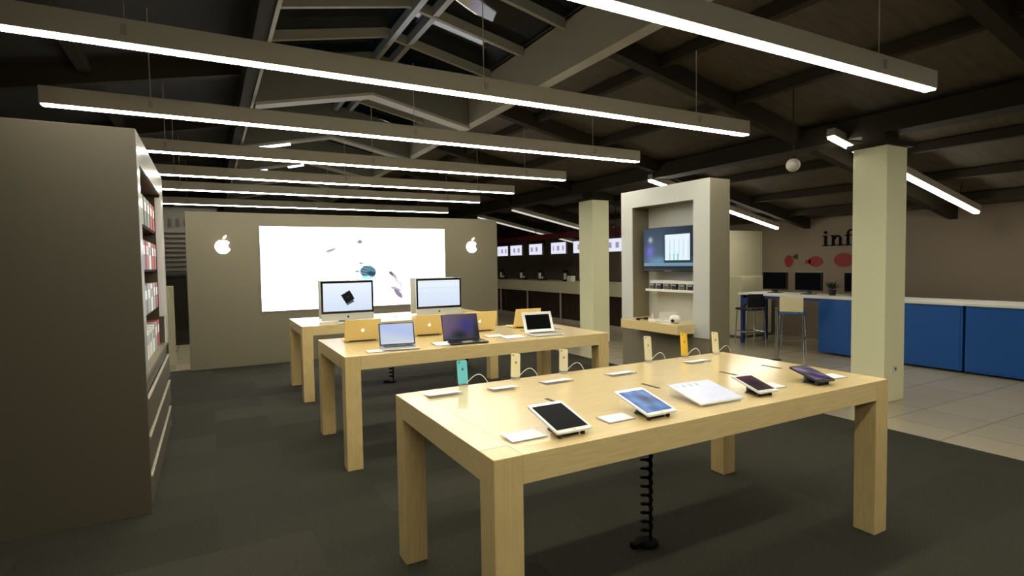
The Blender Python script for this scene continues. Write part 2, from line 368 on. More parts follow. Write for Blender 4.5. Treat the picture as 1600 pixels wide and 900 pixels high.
# ------------------------------------------------------------------ left shelf unit
U = thing('shelf_unit', 'tall grey shelf unit with a glossy white frame and drawers, at the left edge', 'shelf unit', (-.38, 4.27, 0))
UD, UL, UH = 1.0, 2.25, 2.5
OY0, OY1, OZ0, OZ1 = .17, 1.98, .90, 2.30                       # shelf opening
mb = MB(); mb.box(-UD, 0, 0, .03, 0, UH, .003); mb.build('end_panel', 'unitm', U)
mb = MB(); mb.box(-UD, 0, UL-.03, UL, 0, UH); mb.build('end_panel', 'unitm', U)
MB().box(-UD, -.40, .03, UL-.03, 0, UH).build('back_panel', 'greydark', U)
mb = MB(); mb.box(-.40, -.012, .03, OY0, OZ0, UH); mb.box(-.40, -.012, OY1, UL-.03, OZ0, UH); mb.box(-.40, -.012, OY0, OY1, OZ1, UH); mb.build('surround', 'unitm', U)
mb = MB(); mb.box(-.012, 0, .03, OY0, OZ0, UH); mb.box(-.012, 0, OY1, UL-.03, OZ0, UH); mb.box(-.012, 0, OY0, OY1, OZ1, UH); mb.build('front_frame', 'white', U)
MB().box(-.40, -.02, .03, UL-.03, 0, OZ0-.01).build('base_cabinet', 'unitm', U)
for z0, z1 in ((.04, .24), (.27, .50), (.53, .76)):
    dr = MB().box(-.02, 0, .04, UL-.04, z0, z1-.02, .003).build('drawer', 'unitm', U)
    MB().box(-.012, .006, .06, UL-.06, z1-.018, z1-.004, .002).build('drawer_rail', 'alu', dr)
MB().box(-.40, 0, .03, UL-.03, OZ0-.03, OZ0).build('shelf', 'greydark', U)
for z in (1.25, 1.60, 1.95): MB().box(-.39, -.06, OY0, OY1, z-.015, z).build('shelf', 'steel', U)
MB().box(-.05, .004, OY1-.012, OY1, OZ0+.25, OZ1-.02, .002).build('edge_trim', 'white', U)
zs = [('bottom', .90), ('second', 1.25), ('third', 1.60), ('top', 1.95)]
cols = {'white': 'whitem', 'red': 'red', 'green': 'green', 'black': 'black', 'grey': 'greycard'}
lay = {'bottom': ['white', 'grey', 'white', 'white', 'white', 'grey', 'red'], 'second': ['white', 'white', 'black', 'grey', 'white', 'grey', 'red'],
       'third': ['grey', 'white', 'black', 'red', 'white', 'red', 'red'], 'top': ['green', 'white', 'green', 'black', 'green', 'red', 'red']}
ordn = ['nearest', 'second nearest', 'third nearest', 'middle', 'third farthest', 'second farthest', 'farthest']
boxes = {}
for sh, z in zs:
    order = lay[sh]
    for i, cn in enumerate(order):
        h = .22+.03*((i*7+len(sh)) % 3)
        yy = 4.27+OY0+.03+i*.25
        lab = '%s boxed accessory on the %s shelf of the left unit, %s along it' % (cn, sh, ordn[i])
        if cn not in boxes:
            b = thing('product_box', lab, 'box', (0, 0, 0), 0, 'boxed accessories on the left shelf unit')
            MB().box(-.06, .08, 0, .2, 0, .23, .003).build('carton', cols[cn], b); MB().box(.079, .082, .03, .17, .12, .19).build('front_label', 'card' if cn != 'white' else 'greycard', b)
            boxes[cn] = b
        else: b = copy_tree(boxes[cn]); b['label'] = lab
        b.location = (-.38-.13, yy, z)

# ------------------------------------------------------------------ background behind the unit on the left
t = thing('cream_plinth', 'narrow pale cream partition standing beyond the left shelf unit', 'partition', (-.51, 10.3, -.006))
MB().box(-1.2, 0, 0, .14, 0, 1.33, .005).build('panel', 'creamwall', t); MB().box(-1.2, 0, -.01, 0, 0, .08).build('kickboard', 'alu', t)
t = thing('shelving_cabinet', 'dark cabinet with a slatted upper part, left of the picture wall', 'cabinet', (-3.4, 13.4, -.006))
MB().box(0, 3.6, .1, .7, 0, 1.5, .005).build('cabinet_body', 'darkcab', t)
mb = MB(); mb.box(0, 3.6, .25, .4, 1.5, 2.9)
for k in range(9): mb.box(0, 3.6, .2, .25, 1.56+k*.1, 1.61+k*.1)
mb.build('slatted_panel', 'slat', t)
for k in range(6): MB().box(.03+k*.6, .57+k*.6, .08, .1, .05, 1.45, .003).build('door', 'blackgl', t)
for k in range(5): MB().box(2.55+k*.14, 2.61+k*.14, .19, .2, 2.5, 2.66, .004).build('sign_mark', 'black', t)  # short black bars stand in for unreadable sign lettering

# ------------------------------------------------------------------ demo tables
TW, TD, LW, AP = 2.575, 1.19, .122, .112
def make_table(loc, label):
    t = thing('demo_table', label, 'table', loc, 0, 'maple demo tables')
    mb = MB(); mb.box(LW, TW-LW, 0, TD, .9-AP, .9, .002); mb.box(0, LW, LW, TD-LW, .9-AP, .9, .002); mb.box(TW-LW, TW, LW, TD-LW, .9-AP, .9, .002)
    mb.build('tabletop', 'wood', t)
    for x in (0, TW-LW):
        for y in (0, TD-LW): MB().box(x, x+LW, y, y+LW, 0, .9, .003).build('leg', 'woodv', t)
    for x in (.645, 1.30, 1.945, 2.35): MB().box(x-.011, x+.011, .53, .67, .9-.004, .9015, .001).build('cable_slot', 'slot', t)
    return t
T1 = make_table((.872, 1.75, 0), 'pale maple demo table nearest the camera, with white tablets on it')
T2 = dup(T1, (.897, 4.35, 0), label='pale maple demo table in the middle, with laptops on it')
T3 = dup(T1, (.932, 6.84, 0), label='pale maple demo table at the back, with large desktop computers on it')
def coil(x, y, label):
    t = thing('coiled_cable', label, 'cable', (x, y, 0), 0, 'coiled cables under the tables')
    pts = []
    n = 13*16
    for i in range(n+1):
        a = 2*PI*i/16; z = .06+.66*i/n; pts.append((.03*math.cos(a), .03*math.sin(a), z))
    pts += [(.012, 0, .745), (0, 0, .79)]
    MB().tube(pts, .0075, 8).build('coil', 'rubber', t, smooth=True)
    MB().cyl((.028, 0, .02), (.030, 0, .78), .009, 10).build('straight_cable', 'rubber', t)
    MB().cyl((0, 0, 0), (0, 0, .018), .065, 24, bev=.003).build('floor_plate', 'rubber', t); MB().box(-.11, -.03, -.02, .02, 0, .03, .004).build('plug', 'rubber', t)
    return t
c0 = coil(2.13, 2.34, 'black coiled cable hanging down to the carpet under the nearest table')
dup(c0, (2.16, 4.94, 0), label='black coiled cable under the middle table')
dup(c0, (2.15, 7.42, 0), label='black coiled cable under the back table')

# ---- tablets
def ipad(name, label, x, y, w, h, scr, body='white', tilt=14, rz=0, landscape=False, scrn=None, group=None):
    t = thing(name, label, 'tablet', (x, y, .9), rz, group)
    A = T((0, 0, .022)) @ RX(math.radians(tilt))
    th = .0085
    mb = MB(); pts = []
    r = .012
    for cx, cy, a0 in ((w/2-r, h-r, 0), (-w/2+r, h-r, 90), (-w/2+r, r, 180), (w/2-r, r, 270)):
        for k in range(6): a = math.radians(a0+18*k); pts.append((cx+r*math.cos(a), cy+r*math.sin(a)))
    mb.prism(pts, 0, th); mb.build('body', body, t, A)
    mx = .011 if not landscape else .02; my = .021 if not landscape else .012
    if scrn: shown('screen', w-2*mx, h-2*my, 30, 40, scrn, A @ T((0, h/2, th+.0006)) @ RX(-PI/2), t)
    else: MB().box(-w/2+mx, w/2-mx, my, h-my, th-.001, th+.0008).build('screen', scr, t, A)
    if not landscape: MB().cyl((0, my*.45, th-.001), (0, my*.45, th+.001), .0055, 16).build('home_button', 'alu' if body == 'white' else 'greydark', t, A)
    zt = .022+math.sin(math.radians(tilt))*h*.6
    mb = MB(); mb.cyl((0, h*.55, 0), (0, h*.55, zt-.004), .03, 20); mb.box(-.04, .04, .03, h*.6, 0, .008, .002); mb.cyl((-w/2+.03, .03, 0), (-w/2+.03, .03, .026), .01, 12); mb.cyl((w/2-.03, .03, 0), (w/2-.03, .03, .026), .01, 12)
    mb.build('stand', 'black', t)
    return t
def bluescreen(u, v):
    c = mixc((40, 84, 150), (84, 136, 200), .5+.5*math.sin(9*u+5*v)*math.cos(7*v-3*u))
    c = mixc(c, (30, 40, 80), .8*gz(u, v, .62, .55, .16, .22)); return mixc(c, (120, 160, 200), .6*gz(u, v, .3, .3, .2, .1))
def darkred(u, v): return mixc(mixc((52, 26, 34), (84, 50, 60), v), (30, 18, 30), gz(u, v, .5, .4, .3, .3))
def purple(u, v): return mixc(mixc((36, 28, 62), (110, 84, 138), .5+.5*math.sin(6*u+8*v)), (28, 24, 40), .7*gz(u, v, .5, .5, .2, .2))
ipad('tablet', 'white tablet with a black switched-off screen, nearest the camera', 1.275, 1.815, .175, .245, 'off')
ipad('tablet', 'white tablet showing a blue picture, second from the left on the front table', 1.755, 1.82, .175, .245, 'blackgl', scrn=bluescreen)
ipad('tablet', 'small white tablet with a dark reddish screen, right of the white sign', 2.50, 1.835, .135, .205, 'blackgl', scrn=darkred, rz=-.12)
ipad('tablet', 'small dark tablet with a purple screen at the right end of the front table', 2.985, 1.83, .135, .205, 'blackgl', body='black', scrn=purple, rz=-.12)
# slanted white information panel
t = thing('slanted_sign', 'large slanted white information panel between the tablets on the front table', 'sign', (2.19, 1.86, .9), -.06)
A = T((0, 0, .008)) @ RX(math.radians(11))
MB().box(-.145, .145, 0, .25, 0, .010, .003).build('plate', 'white', t, A)
def infopage(u, v):
    if v > .78 and .08 < u < .62: return (190, 206, 194) if int(u*18) % 3 == 1 and v < .9 else (236, 238, 242)
    if .2 < v < .7 and .1 < u < .9 and int(v*26) % 3 == 0 and math.sin(u*60+v*90) > -.2: return (230, 231, 236)
    return (240, 240, 246)
shown('page', .27, .23, 40, 34, infopage, A @ T((0, .125, .0107)) @ RX(-PI/2), t)
mb = MB(); mb.prism([(0, 0), (.25, 0), (.25, .05), (0, .006)], -.12, .12, RZ(PI/2) @ RX(PI/2) @ T((0, 0, 0))); mb.build('wedge', 'acrylic', t)
# acrylic price cards
def card(x, y, rz, w, d, label, tilt=3, h=.004, m='card'):
    t = thing('price_card', label, 'sign', (x, y, .9), rz, 'clear price cards on the demo tables')
    mb = MB(); mb.prism([(0, 0), (d, 0), (d, h+d*math.tan(math.radians(tilt))), (0, h)], -w/2, w/2, RZ(PI/2) @ RX(PI/2)); mb.build('block', 'acrylic', t)
    MB().box(-w/2+.004, w/2-.004, .004, d-.004, 0, .0012).build('paper', m, t, T((0, 0, h+.0008)) @ RX(math.radians(tilt)))
    return t
card(1.10, 1.875, 0, .165, .105, 'clear price card lying left of the nearest tablet')
card(1.58, 1.885, 0, .15, .095, 'clear price card between the black-screened and blue-screened tablets')
card(2.70, 1.93, -.1, .14, .10, 'clear price card between the two small tablets')
card(3.22, 1.90, -.1, .14, .10, 'clear price card at the right end of the front table')
for i, (x, y, l) in enumerate(((1.09, 2.83, 'at the far left corner of the front table'), (1.43, 2.78, 'in front of the teal phone'), (1.78, 2.77, 'between the two ivory phones'), (2.24, 2.74, 'near the middle of the far edge of the front table'), (2.95, 2.78, 'in front of the yellow phone'))):
    card(x, y, PI, .19 if i != 1 else .16, .09, 'pale price card '+l, tilt=6)
# phones standing along the far edge
def phone(x, y, m, label, lean, hgt=.124):
    t = thing('smartphone', label, 'phone', (x, y, .9), 0, 'phones standing along the far edge of the front table')
    A = T((0, 0, .014)) @ RY(lean) @ RX(math.radians(-12))
    w = .062; r = .009; pts = []
    for cx, cy, a0 in ((w/2-r, hgt-r, 0), (-w/2+r, hgt-r, 90), (-w/2+r, r, 180), (w/2-r, r, 270)):
        for k in range(6): a = math.radians(a0+18*k); pts.append((cx+r*math.cos(a), cy+r*math.sin(a)))
    B = A @ RX(PI/2)
    MB().prism(pts, -.0045, .0045).build('body', m, t, B)
    MB().prism([(px*.9, .006+py*.9) for px, py in pts], -.0052, -.004).build('screen', 'blackgl', t, B)
    MB().cyl((-w/2+.012, -.0055, hgt-.013), (-w/2+.012, -.004, hgt-.013), .0045, 12).build('camera', 'black', t, A)
    emblem(t, A @ T((0, -.0045, hgt*.62)), .017, 'greydark' if m != 'teal' else 'bluef', .001)
    mb = MB(); mb.cyl((0, 0, 0), (0, 0, .016), .03, 24, bev=.002); mb.box(-.02, .02, .0, .012, .01, .06, .002, Mx=A @ T((0, .004, -.01))); mb.build('stand', 'acrylic', t, smooth=True)
    pts = [(.02, 0, .012)]+[(.02+.14*k/12, -.02*math.sin(PI*k/12), .012+.055*math.sin(PI*k/12)-.008*k/12) for k in range(1, 13)]
    MB().tube(pts, .0022, 8).build('charging_cable', 'whitem', t, smooth=True)
for x, y, m, lab, ln, hg in ((1.268, 2.925, 'teal', 'teal phone standing back-to-camera near the far left of the front table', .05, .135), (1.612, 2.92, 'ivory', 'ivory phone standing right of the teal one', .15, .145),
      (1.965, 2.92, 'pale', 'pale phone standing third from the left along the far edge', .15, .14), (2.672, 2.91, 'pale', 'pale phone standing below the small wall table, left of the yellow one', .12, .17),
      (3.02, 2.91, 'yellow', 'yellow phone standing along the far edge of the front table', .14, .165), (3.31, 2.88, 'ivory', 'ivory phone standing rightmost along the far edge', .14, .155)):
    phone(x, y, m, lab, ln, hg)

# ---- laptops
def laptop(name, label, x, y, rz, w, d, body, scr, lidang=24, back_emblem=True, bez='black', group=None, bz=.014):
    t = thing(name, label, 'laptop', (x, y, .9), rz, group)          # origin at the hinge line, keyboard towards -y
    bm = MB(); bm.box(-w/2, w/2, -d, 0, .004, .016, .004); o = bm.build('base', body, t)
    mb = MB(); mb.box(-w/2+.03, w/2-.03, -d*.48, -.02, .0155, .0168)
    mb.build('keyboard', 'black', t); MB().box(-.05, .05, -d*.9, -d*.56, .0158, .0165).build('trackpad', 'alu', t)
    A = T((0, .004, .014)) @ RX(math.radians(-lidang))
    MB().box(-w/2, w/2, -.003, .004, 0, d, .0025).build('lid', body, t, A)
    MB().box(-w/2+.003, w/2-.003, -.0042, -.0028, .004, d-.003).build('bezel', bez, t, A)
    if scr is off: MB().box(-w/2+bz, w/2-bz, -.0052, -.004, bz, d-bz).build('screen', 'off', t, A)
    else: shown('screen', w-2*bz, d-bz*1.9, 40, 26, scr, A @ T((0, -.0048, d/2+.002)), t)
    MB().cyl((-w/2+.04, 0, .01), (w/2-.04, 0, .01), .007, 12).build('hinge', 'black', t)
    emblem(t, A @ T((0, .004, d/2)) @ RZ(PI), .038, 'softemblem', .0012)
    return t
def lav(u, v): return mixc((176, 190, 232), (198, 208, 222), .5+.5*math.sin(5*v+2*u)) if v > .12 else (206, 214, 226)
def neb(u, v):
    c = mixc((104, 84, 112), (60, 50, 78), u); c = mixc(c, (44, 40, 120), .95*gz(u, v, .68, .55, .2, .28)); c = mixc(c, (14, 16, 30), gz(u, v, .45, .12, .22, .22)+gz(u, v, .98, .1, .12, .5))
    return mixc(c, (40, 60, 64), .7*gz(u, v, .2, .0, .3, .12))
def off(u, v): return (6, 7, 10)
gF, gB = 'laptops facing the camera on the middle table', 'gold laptops facing away on the middle table'
laptop('laptop', 'silver laptop with a pale lavender screen, leftmost of those facing the camera', 1.405, 4.63, -.16, .31, .205, 'silver', lav, 22, group=gF)
laptop('laptop', 'dark laptop with a purple starry screen, middle of the table', 2.02, 4.66, -.10, .35, .24, 'black', neb, 20, group=gF, bz=.008)
laptop('laptop', 'white-framed laptop with a black screen, right end of the middle table', 2.885, 4.70, -.12, .325, .215, 'white', off, 24, bez='white', group=gF, bz=.03)
for x, y, w, lab in ((1.235, 5.18, .325, 'gold laptop lid with small glowing emblem, leftmost of the backs'), (1.90, 5.22, .30, 'gold laptop lid seen from behind, between the lavender and purple screens'),
                     (2.45, 5.22, .36, 'gold laptop lid behind the purple-screened laptop'), (3.02, 5.22, .30, 'gold laptop lid behind the black-screened white laptop')):
    laptop('laptop', lab, x, y, PI-.10, w, .215, 'gold', off, 22, group=gB)
card(1.78, 4.47, 0, .16, .14, 'clear price card left of the purple-screened laptop', tilt=5)
card(2.52, 4.52, 0, .22, .15, 'white price card left of the black-screened laptop')
card(2.40, 4.70, 0, .18, .12, 'white price card farther back between the dark and white laptops')
card(1.17, 4.43, 0, .14, .10, 'clear price card at the left end of the middle table')

# ---- desktop computers
def desktop(x, y, rz, label, scr, group):
    t = thing('desktop_computer', label, 'computer', (x, y, .9), rz, group)
    W, H, z0 = .65, .515, .02
    mb = MB(); mb.box(-W/2, W/2, -.005, .02, z0, H+.005, .006); mb.box(-W/2+.08, W/2-.08, .02, .045, z0+.09, H-.09, .012); mb.build('body', 'chin', t)
    MB().box(-W/2+.002, W/2-.002, -.0075, -.004, z0+.088, H+.002, .001).build('glass', 'blackgl', t)
    shown('screen', W-.05, .352, 90, 52, scr, T((0, -.0085, z0+.088+.205)), t)
    emblem(t, T((0, -.005, z0+.045)), .035, 'black', .001)
    mb = MB(); mb.prism([(.02, .2), (.05, .2), (.17, .008), (.17, 0), (.15, 0)], -.09, .09, RZ(PI/2) @ RX(PI/2)); mb.box(-.1, .1, -.03, .17, 0, .006, .002); mb.build('stand', 'silver', t)
    return t
def cubepic(u, v):
    a, b = (u-.5)*.6, (v-.5)*.352
    c, s = math.cos(.5), math.sin(.5); p, q = c*a+s*b, -s*a+c*b
    base = mixc((214, 228, 248), (238, 246, 255), v)
    if abs(p) < .062 and abs(q) < .062: return (8, 10, 14) if not (abs(p) < .012 and abs(q) < .012) else (40, 48, 54)
    if abs(p+.01) < .05 and -.09 < q < -.05: return (70, 86, 96)
    return base
def plainpic(u, v): return mixc((212, 226, 246), (236, 246, 255), v) if int(v*30) % 7 else (222, 232, 244)
g3 = 'large desktop computers on the back table'
desktop(1.53, 7.13, -.02, 'large desktop computer showing a black tilted cube on a white screen', cubepic, g3)
desktop(2.76, 7.13, -.02, 'large desktop computer with a blank pale screen at the right of the back table', plainpic, g3)
desktop(1.56, 7.50, PI, 'desktop computer facing the picture wall, behind the one showing a cube', plainpic, g3)
desktop(2.80, 7.50, PI, 'desktop computer facing the picture wall, behind the blank-screened one', plainpic, g3)
def keyb(x, label):
    t = thing('keyboard', label, 'keyboard', (x, 6.93, .9), 0, 'slim keyboards on the back table')
    MB().box(-.14, .14, -.055, .055, 0, .008, .003).build('tray', 'silver', t)
    mb = MB()
    for r in range(5):
        for k in range(14): mb.box(-.134+k*.0192, -.134+k*.0192+.016, -.048+r*.0195, -.048+r*.0195+.016, .008, .0105)
    mb.build('keys', 'whitem', t); return t
k0 = keyb(1.50, 'slim white keyboard below the screen with the black cube'); dup(k0, (2.74, 6.93, .9), label='slim white keyboard below the blank pale screen')
t = thing('computer_mouse', 'white mouse beside the keyboard at the black-cube screen', 'mouse', (1.76, 6.93, .9), 0, 'white mice'); MB().sph((0, 0, .0), .03, (1, 1.8, .9)).build('shell', 'white', t, smooth=True); MB().box(-.002, .002, .02, .03, .024, .026).build('wheel', 'black', t)
dup(t, (3.0, 6.93, .9), label='white mouse beside the keyboard at the blank screen')
t = thing('hard_drive', 'small flat black device on the back table below the picture', 'device', (1.72, 7.02, .9)); MB().box(-.05, .05, -.04, .04, 0, .02, .004).build('case', 'black', t); MB().box(-.045, .045, -.0405, -.04, .006, .009).build('seam', 'alu', t)

# ------------------------------------------------------------------ television panel
P = thing('display_stand', 'tall grey free-standing panel with a deep recess holding a television', 'display panel', (4.734, 4.20, 0))
PW, PD, PH = 1.44, .31, 2.49; RY0, RY1, RZ0, RZ1, RD = .225, 1.23, .90, 2.28, .27
mb = MB(); mb.box(-.012, 0, 0, RY0, RZ0-.15, PH); mb.box(-.012, 0, RY1, PW, RZ0-.15, PH); mb.box(-.012, 0, RY0, RY1, RZ1, PH); mb.build('front_frame', 'greylit', P)  # front and recess coloured lighter than the sides, for the light falling on them
MB().box(RD-.008, RD, RY0, RY1, RZ0-.1, RZ1).build('recess_back', 'greylit', P)
mb = MB(); mb.box(0, RD, 0, RY0, 0, PH, .003); mb.box(0, RD, RY1, PW, 0, PH, .003); mb.box(0, RD, RY0, RY1, RZ1, PH); mb.box(0, RD, RY0, RY1, 0, RZ0-.12); mb.build('surround', 'grey', P)
MB().box(RD, PD, 0, PW, 0, PH, .002).build('back_panel', 'grey', P)
t = thing('television', 'wall-mounted television showing a man beside a bright window', 'television', (4.80, 4.885, 1.745), -PI/2)
MB().box(-.435, .435, 0, .05, -.265, .265, .006).build('casing', 'black', t); MB().box(-.15, .15, .05, .204, -.12, .12).build('wall_bracket', 'steel', t)
def tvpic(u, v):
    c = mixc((44, 62, 82), (70, 88, 104), gz(u, v, .3, .4, .3, .5)); c = mixc(c, (20, 28, 44), (u-.35)*1.2 if v > .3 else 0)
    c = mixc(c, (110, 108, 200), gz(u, v, .13, .42, .09, .17)); c = mixc(c, (190, 180, 190), gz(u, v, .14, .72, .045, .07)); c = mixc(c, (112, 162, 190), .8*gz(u, v, .3, .18, .25, .12))
    if .42 < u < .93 and .14 < v < .86: c = (34, 56, 66)
    if .44 < u < .905 and .2 < v < .83:
        c = (230, 244, 252)
        if int(u*46) % 4 == 0 and .25 < v < .7: c = (204, 224, 238)
        if v < .36 and int(u*40) % 3 == 0 and .5 < u < .75: c = (150, 214, 190)
    if v < .14: c = (110, 146, 170)
    if v < .07: c = (24, 34, 46)
    return c
shown('screen', .83, .485, 110, 64, tvpic, T((0, -.0012, .012)), t)
MB().box(-.06, .06, -.003, 0, -.262, -.256).build('badge', 'alu', t)
t = thing('display_tray', 'white tray holding a row of six small dark items under the television', 'tray', (4.80, 4.86, 1.235), -PI/2)
mb = MB(); mb.box(-.42, .42, 0, .204, 0, .012, .002); mb.box(-.42, .42, 0, .01, .012, .03, .002); mb.box(-.40, .38, .06, .07, .03, .135); mb.box(.37, .42, 0, .2, 0, .135, .002); mb.build('tray', 'whitem', t)
for k in range(6):
    q = thing('small_carton', 'dark square item in the white tray, number %s from the left' % ['one', 'two', 'three', 'four', 'five', 'six'][k], 'box', (4.80+.02, 4.86+.33-k*.125, 1.248), -PI/2, 'dark items in the tray under the television')
    q['label'] = 'small dark item in the white tray under the television, %s' % ['leftmost', 'second from left', 'third from left', 'third from right', 'second from right', 'rightmost'][k]
    MB().box(-.04, .04, 0, .035, .0, .085, .004).build('body', 'black' if k % 2 else 'slat', q); MB().box(-.03, .03, -.002, 0, .06, .075).build('strip', 'greycard', q)
# small table under the television
t = thing('wall_table', 'short maple table fixed to the television panel', 'table', (4.47, 4.41, 0))
MB().box(0, .264, 0, .95, .79, .9, .003).build('tabletop', 'wood', t); MB().box(.264, .52, .04, .99, .79, .9, .003).build('rear_top', 'wood', t)
# things on it
t = thing('round_speaker', 'squat white rounded speaker with a black eye on the small wall table', 'speaker', (4.58, 4.56, .9))
MB().sph((0, 0, .05), .055, (1, 1.25, .9), 32).build('shell', 'whitem', t, smooth=True); MB().cyl((-.052, -.02, .035), (-.06, -.024, .035), .018).build('lens', 'black', t); MB().cyl((0, 0, 0), (0, 0, .01), .045).build('foot', 'alu', t)
t = thing('white_dock', 'small white dock with an upright pin on the small wall table', 'dock', (4.55, 4.86, .9))
MB().box(-.04, .04, -.06, .06, 0, .03, .005).build('base', 'white', t); MB().box(-.008, .008, .02, .035, .03, .09, .003).build('pin', 'white', t)
t = thing('glass_case', 'low transparent display case in the middle of the small wall table', 'display case', (4.66, 4.74, .9))
MB().box(-.06, .06, -.09, .09, .004, .11, .004).build('cover', 'acrylic', t); MB().box(-.065, .065, -.095, .095, 0, .006).build('tray', 'card', t)
t = thing('headphones', 'dark headphones lying at the left end of the small wall table', 'headphones', (4.56, 5.08, .9))
MB().tube([(.06*math.cos(PI*k/16), .06*math.sin(PI*k/16), .012) for k in range(17)], .007).build('headband', 'slot', t, smooth=True)
for s in (-1, 1): MB().cyl((s*.06, -.005, 0), (s*.06, -.005, .028), .026, 20, bev=.004).build('ear_cup', 'slot', t)

# ------------------------------------------------------------------ service counter in the far right
t = thing('service_counter', 'long service counter with a pale top band and dark glass front', 'counter', (8.2, 9.2, -.006))
MB().box(0, .7, 0, 7.6, .80, 1.10, .006).build('worktop', 'creamwall', t); MB().box(.12, .65, .05, 7.55, 0, .80).build('front', 'brown', t)
for y in (1.4, 3.15, 4.9, 6.6): MB().cyl((.04, y, 0), (.04, y, .8), .025, 16).build('post', 'alu', t)
MB().box(.1, .12, .05, 7.55, 0, .1).build('kickboard', 'alu', t)
def terminal(y, label, m):
    t = thing('cash_terminal', label, 'till', (8.55, y, 1.094), 0, 'tills on the service counter')
    MB().box(-.1, .1, -.12, .12, 0, .05, .008).build('base', 'black', t); MB().cyl((0, 0, .05), (0, 0, .14), .02).build('stem', m, t)
    MB().box(-.02, .02, -.15, .15, .12, .32, .006, Mx=RY(-.15)).build('display', 'black', t); MB().box(-.12, -.06, -.03, .03, .05, .22 if m == 'whitem' else .12, .004).build('card_reader', m, t); return t
tt = [terminal(16.2, 'farthest till on the service counter, partly behind the picture wall', 'whitem'), None]
for y, l in ((14.85, 'second farthest till on the service counter'), (13.75, 'second nearest till on the service counter'), (12.45, 'nearest till on the service counter, left of the far column')): dup(tt[0], (8.55, y, 1.094), label=l)
t = thing('white_printer', 'small white receipt printer beside the till nearest the far column', 'printer', (8.45, 12.15, 1.094)); MB().box(-.07, .07, -.1, .1, 0, .15, .01).build('body', 'whitem', t); MB().box(-.05, .05, -.07, .07, .148, .154).build('paper_slot', 'black', t)
t = thing('header_band', 'dark red overhead band above the row of small screens', 'sign', (8.36, 9.6, 2.25)); MB().box(0, .06, 0, 6.8, 0, .16, .004).build('band', 'redband', t)
for y in (.4, 2.6, 4.6, 6.5): MB().cyl((.03, y, .16), (.03, y, roofz(8.35)-2.27), .012, 8).build('hanger', 'steel', t)
def menupic(seed):
    def f(u, v):
        if .12 < u < .88 and .3 < v < .7 and math.sin(u*17+seed*2) > .15: return (150, 150, 170)
        return (232, 230, 250)
    return f
nm = ['farthest of the row, half hidden by the picture wall', 'second farthest of the row', 'third farthest of the row', 'third nearest, just left of the far column', 'half hidden by the far column', 'nearest of the row, between the far column and the television panel']
for i, (y, l) in enumerate(zip((15.6, 14.72, 13.58, 12.40, 11.35, 10.05), nm)):
    t = thing('overhead_screen', 'small lit overhead screen, '+l, 'screen', (8.22, y, 1.99), -PI/2, 'overhead screens above the service counter')
    MB().box(-.375, .375, 0, .04, -.17, .17, .004).build('casing', 'darkgrey', t); shown('screen', .71, .30, 30, 14, menupic(i), T((0, -.001, 0)), t); MB().cyl((0, .02, .17), (0, .02, roofz(8.24)-2.03), .01, 8).build('bracket', 'steel', t)

t = thing('low_cupboard', 'low cream cupboard against the pale partition, behind the blue desk', 'cupboard', (9.45, 7.6, -.006))
MB().box(0, .95, 0, .38, .06, 1.27, .005).build('carcass', 'creamwall', t); MB().box(.02, .93, .03, .36, 0, .06).build('plinth', 'darkgrey', t)
for k in (0, 1): 
    dd = MB().box(.01+k*.47, .47+k*.47, -.015, 0, .08, 1.25, .003).build('door', 'creamwall', t); MB().box(.40+k*.12, .41+k*.12, -.035, -.015, .6, .72, .002).build('handle', 'alu', dd)
# ------------------------------------------------------------------ blue information desk on the right
D = thing('information_desk', 'long high desk with a pale top, blue end frame and blue cabinets', 'desk', (9.05, 2.6, -.006))
MB().box(-.03, .78, 0, 4.72, .935, .972, .003).build('desktop', 'whitem', D)
for y0 in (.02, 1.06, 2.10):
    dd = MB().box(0, .75, y0, y0+1.01, .03, .935, .004).build('cabinet', 'blue', D); MB().box(-.006, 0, y0+.03, y0+.98, .06, .9, .002).build('front_panel', 'blue', dd)
for x in (0, .68): MB().box(x, x+.06, 4.62, 4.68, 0, .935, .004).build('leg', 'bluef', D)
mb = MB(); mb.box(0, .06, 3.1, 4.62, .88, .935); mb.prism([(0, .935), (-.25, .935), (0, .7)], 0, .05, T((.0, 4.62, 0)) @ RZ(PI/2) @ RX(PI/2)); mb.build('frame_rail', 'bluef', D)
def monitor(y, label, w=.5):
    t = thing('office_monitor', label, 'monitor', (9.45, y, .966), PI/2+.05, 'monitors seen from behind on the blue desk')
    MB().box(-w/2, w/2, -.025, .025, .06, .40, .01).build('casing', 'black', t); MB().box(-w/2+.015, w/2-.015, .0255, .027, .08, .385).build('screen', 'off', t)
    mb = MB(); mb.box(-.03, .03, -.04, -.02, .0, .2, .004); mb.box(-.11, .11, -.1, .08, 0, .012, .004); mb.build('stand', 'black', t); MB().box(-w/2, w/2, -.02, .02, .398, .403).build('top_edge', 'alu', t); return t
m0 = monitor(6.82, 'black monitor seen from behind, leftmost on the blue desk')
dup(m0, (9.45, 6.15, .966), label='black monitor seen from behind, above the stool'); dup(m0, (9.45, 5.25, .966), label='black monitor cut by the nearest cream column')
t = thing('potted_plant', 'small dark leafy plant on the desk beside the nearest cream column', 'plant', (9.45, 5.72, .966))
MB().cyl((0, 0, 0), (0, 0, .1), .05, 20, r2=.065).build('pot', 'black', t)
mb = MB()
for k in range(40):
    a = k*2.4; e = .3+.9*random.random(); L = .1+.08*random.random()
    mb.prism([(0, 0), (.02, L*.5), (0, L), (-.02, L*.5)], 0, .002, T((0, 0, .1)) @ RZ(a) @ RX(e) @ T((0, .02, 0)))
mb.build('foliage', mat('leaf_green', (38, 52, 34), .5), t)
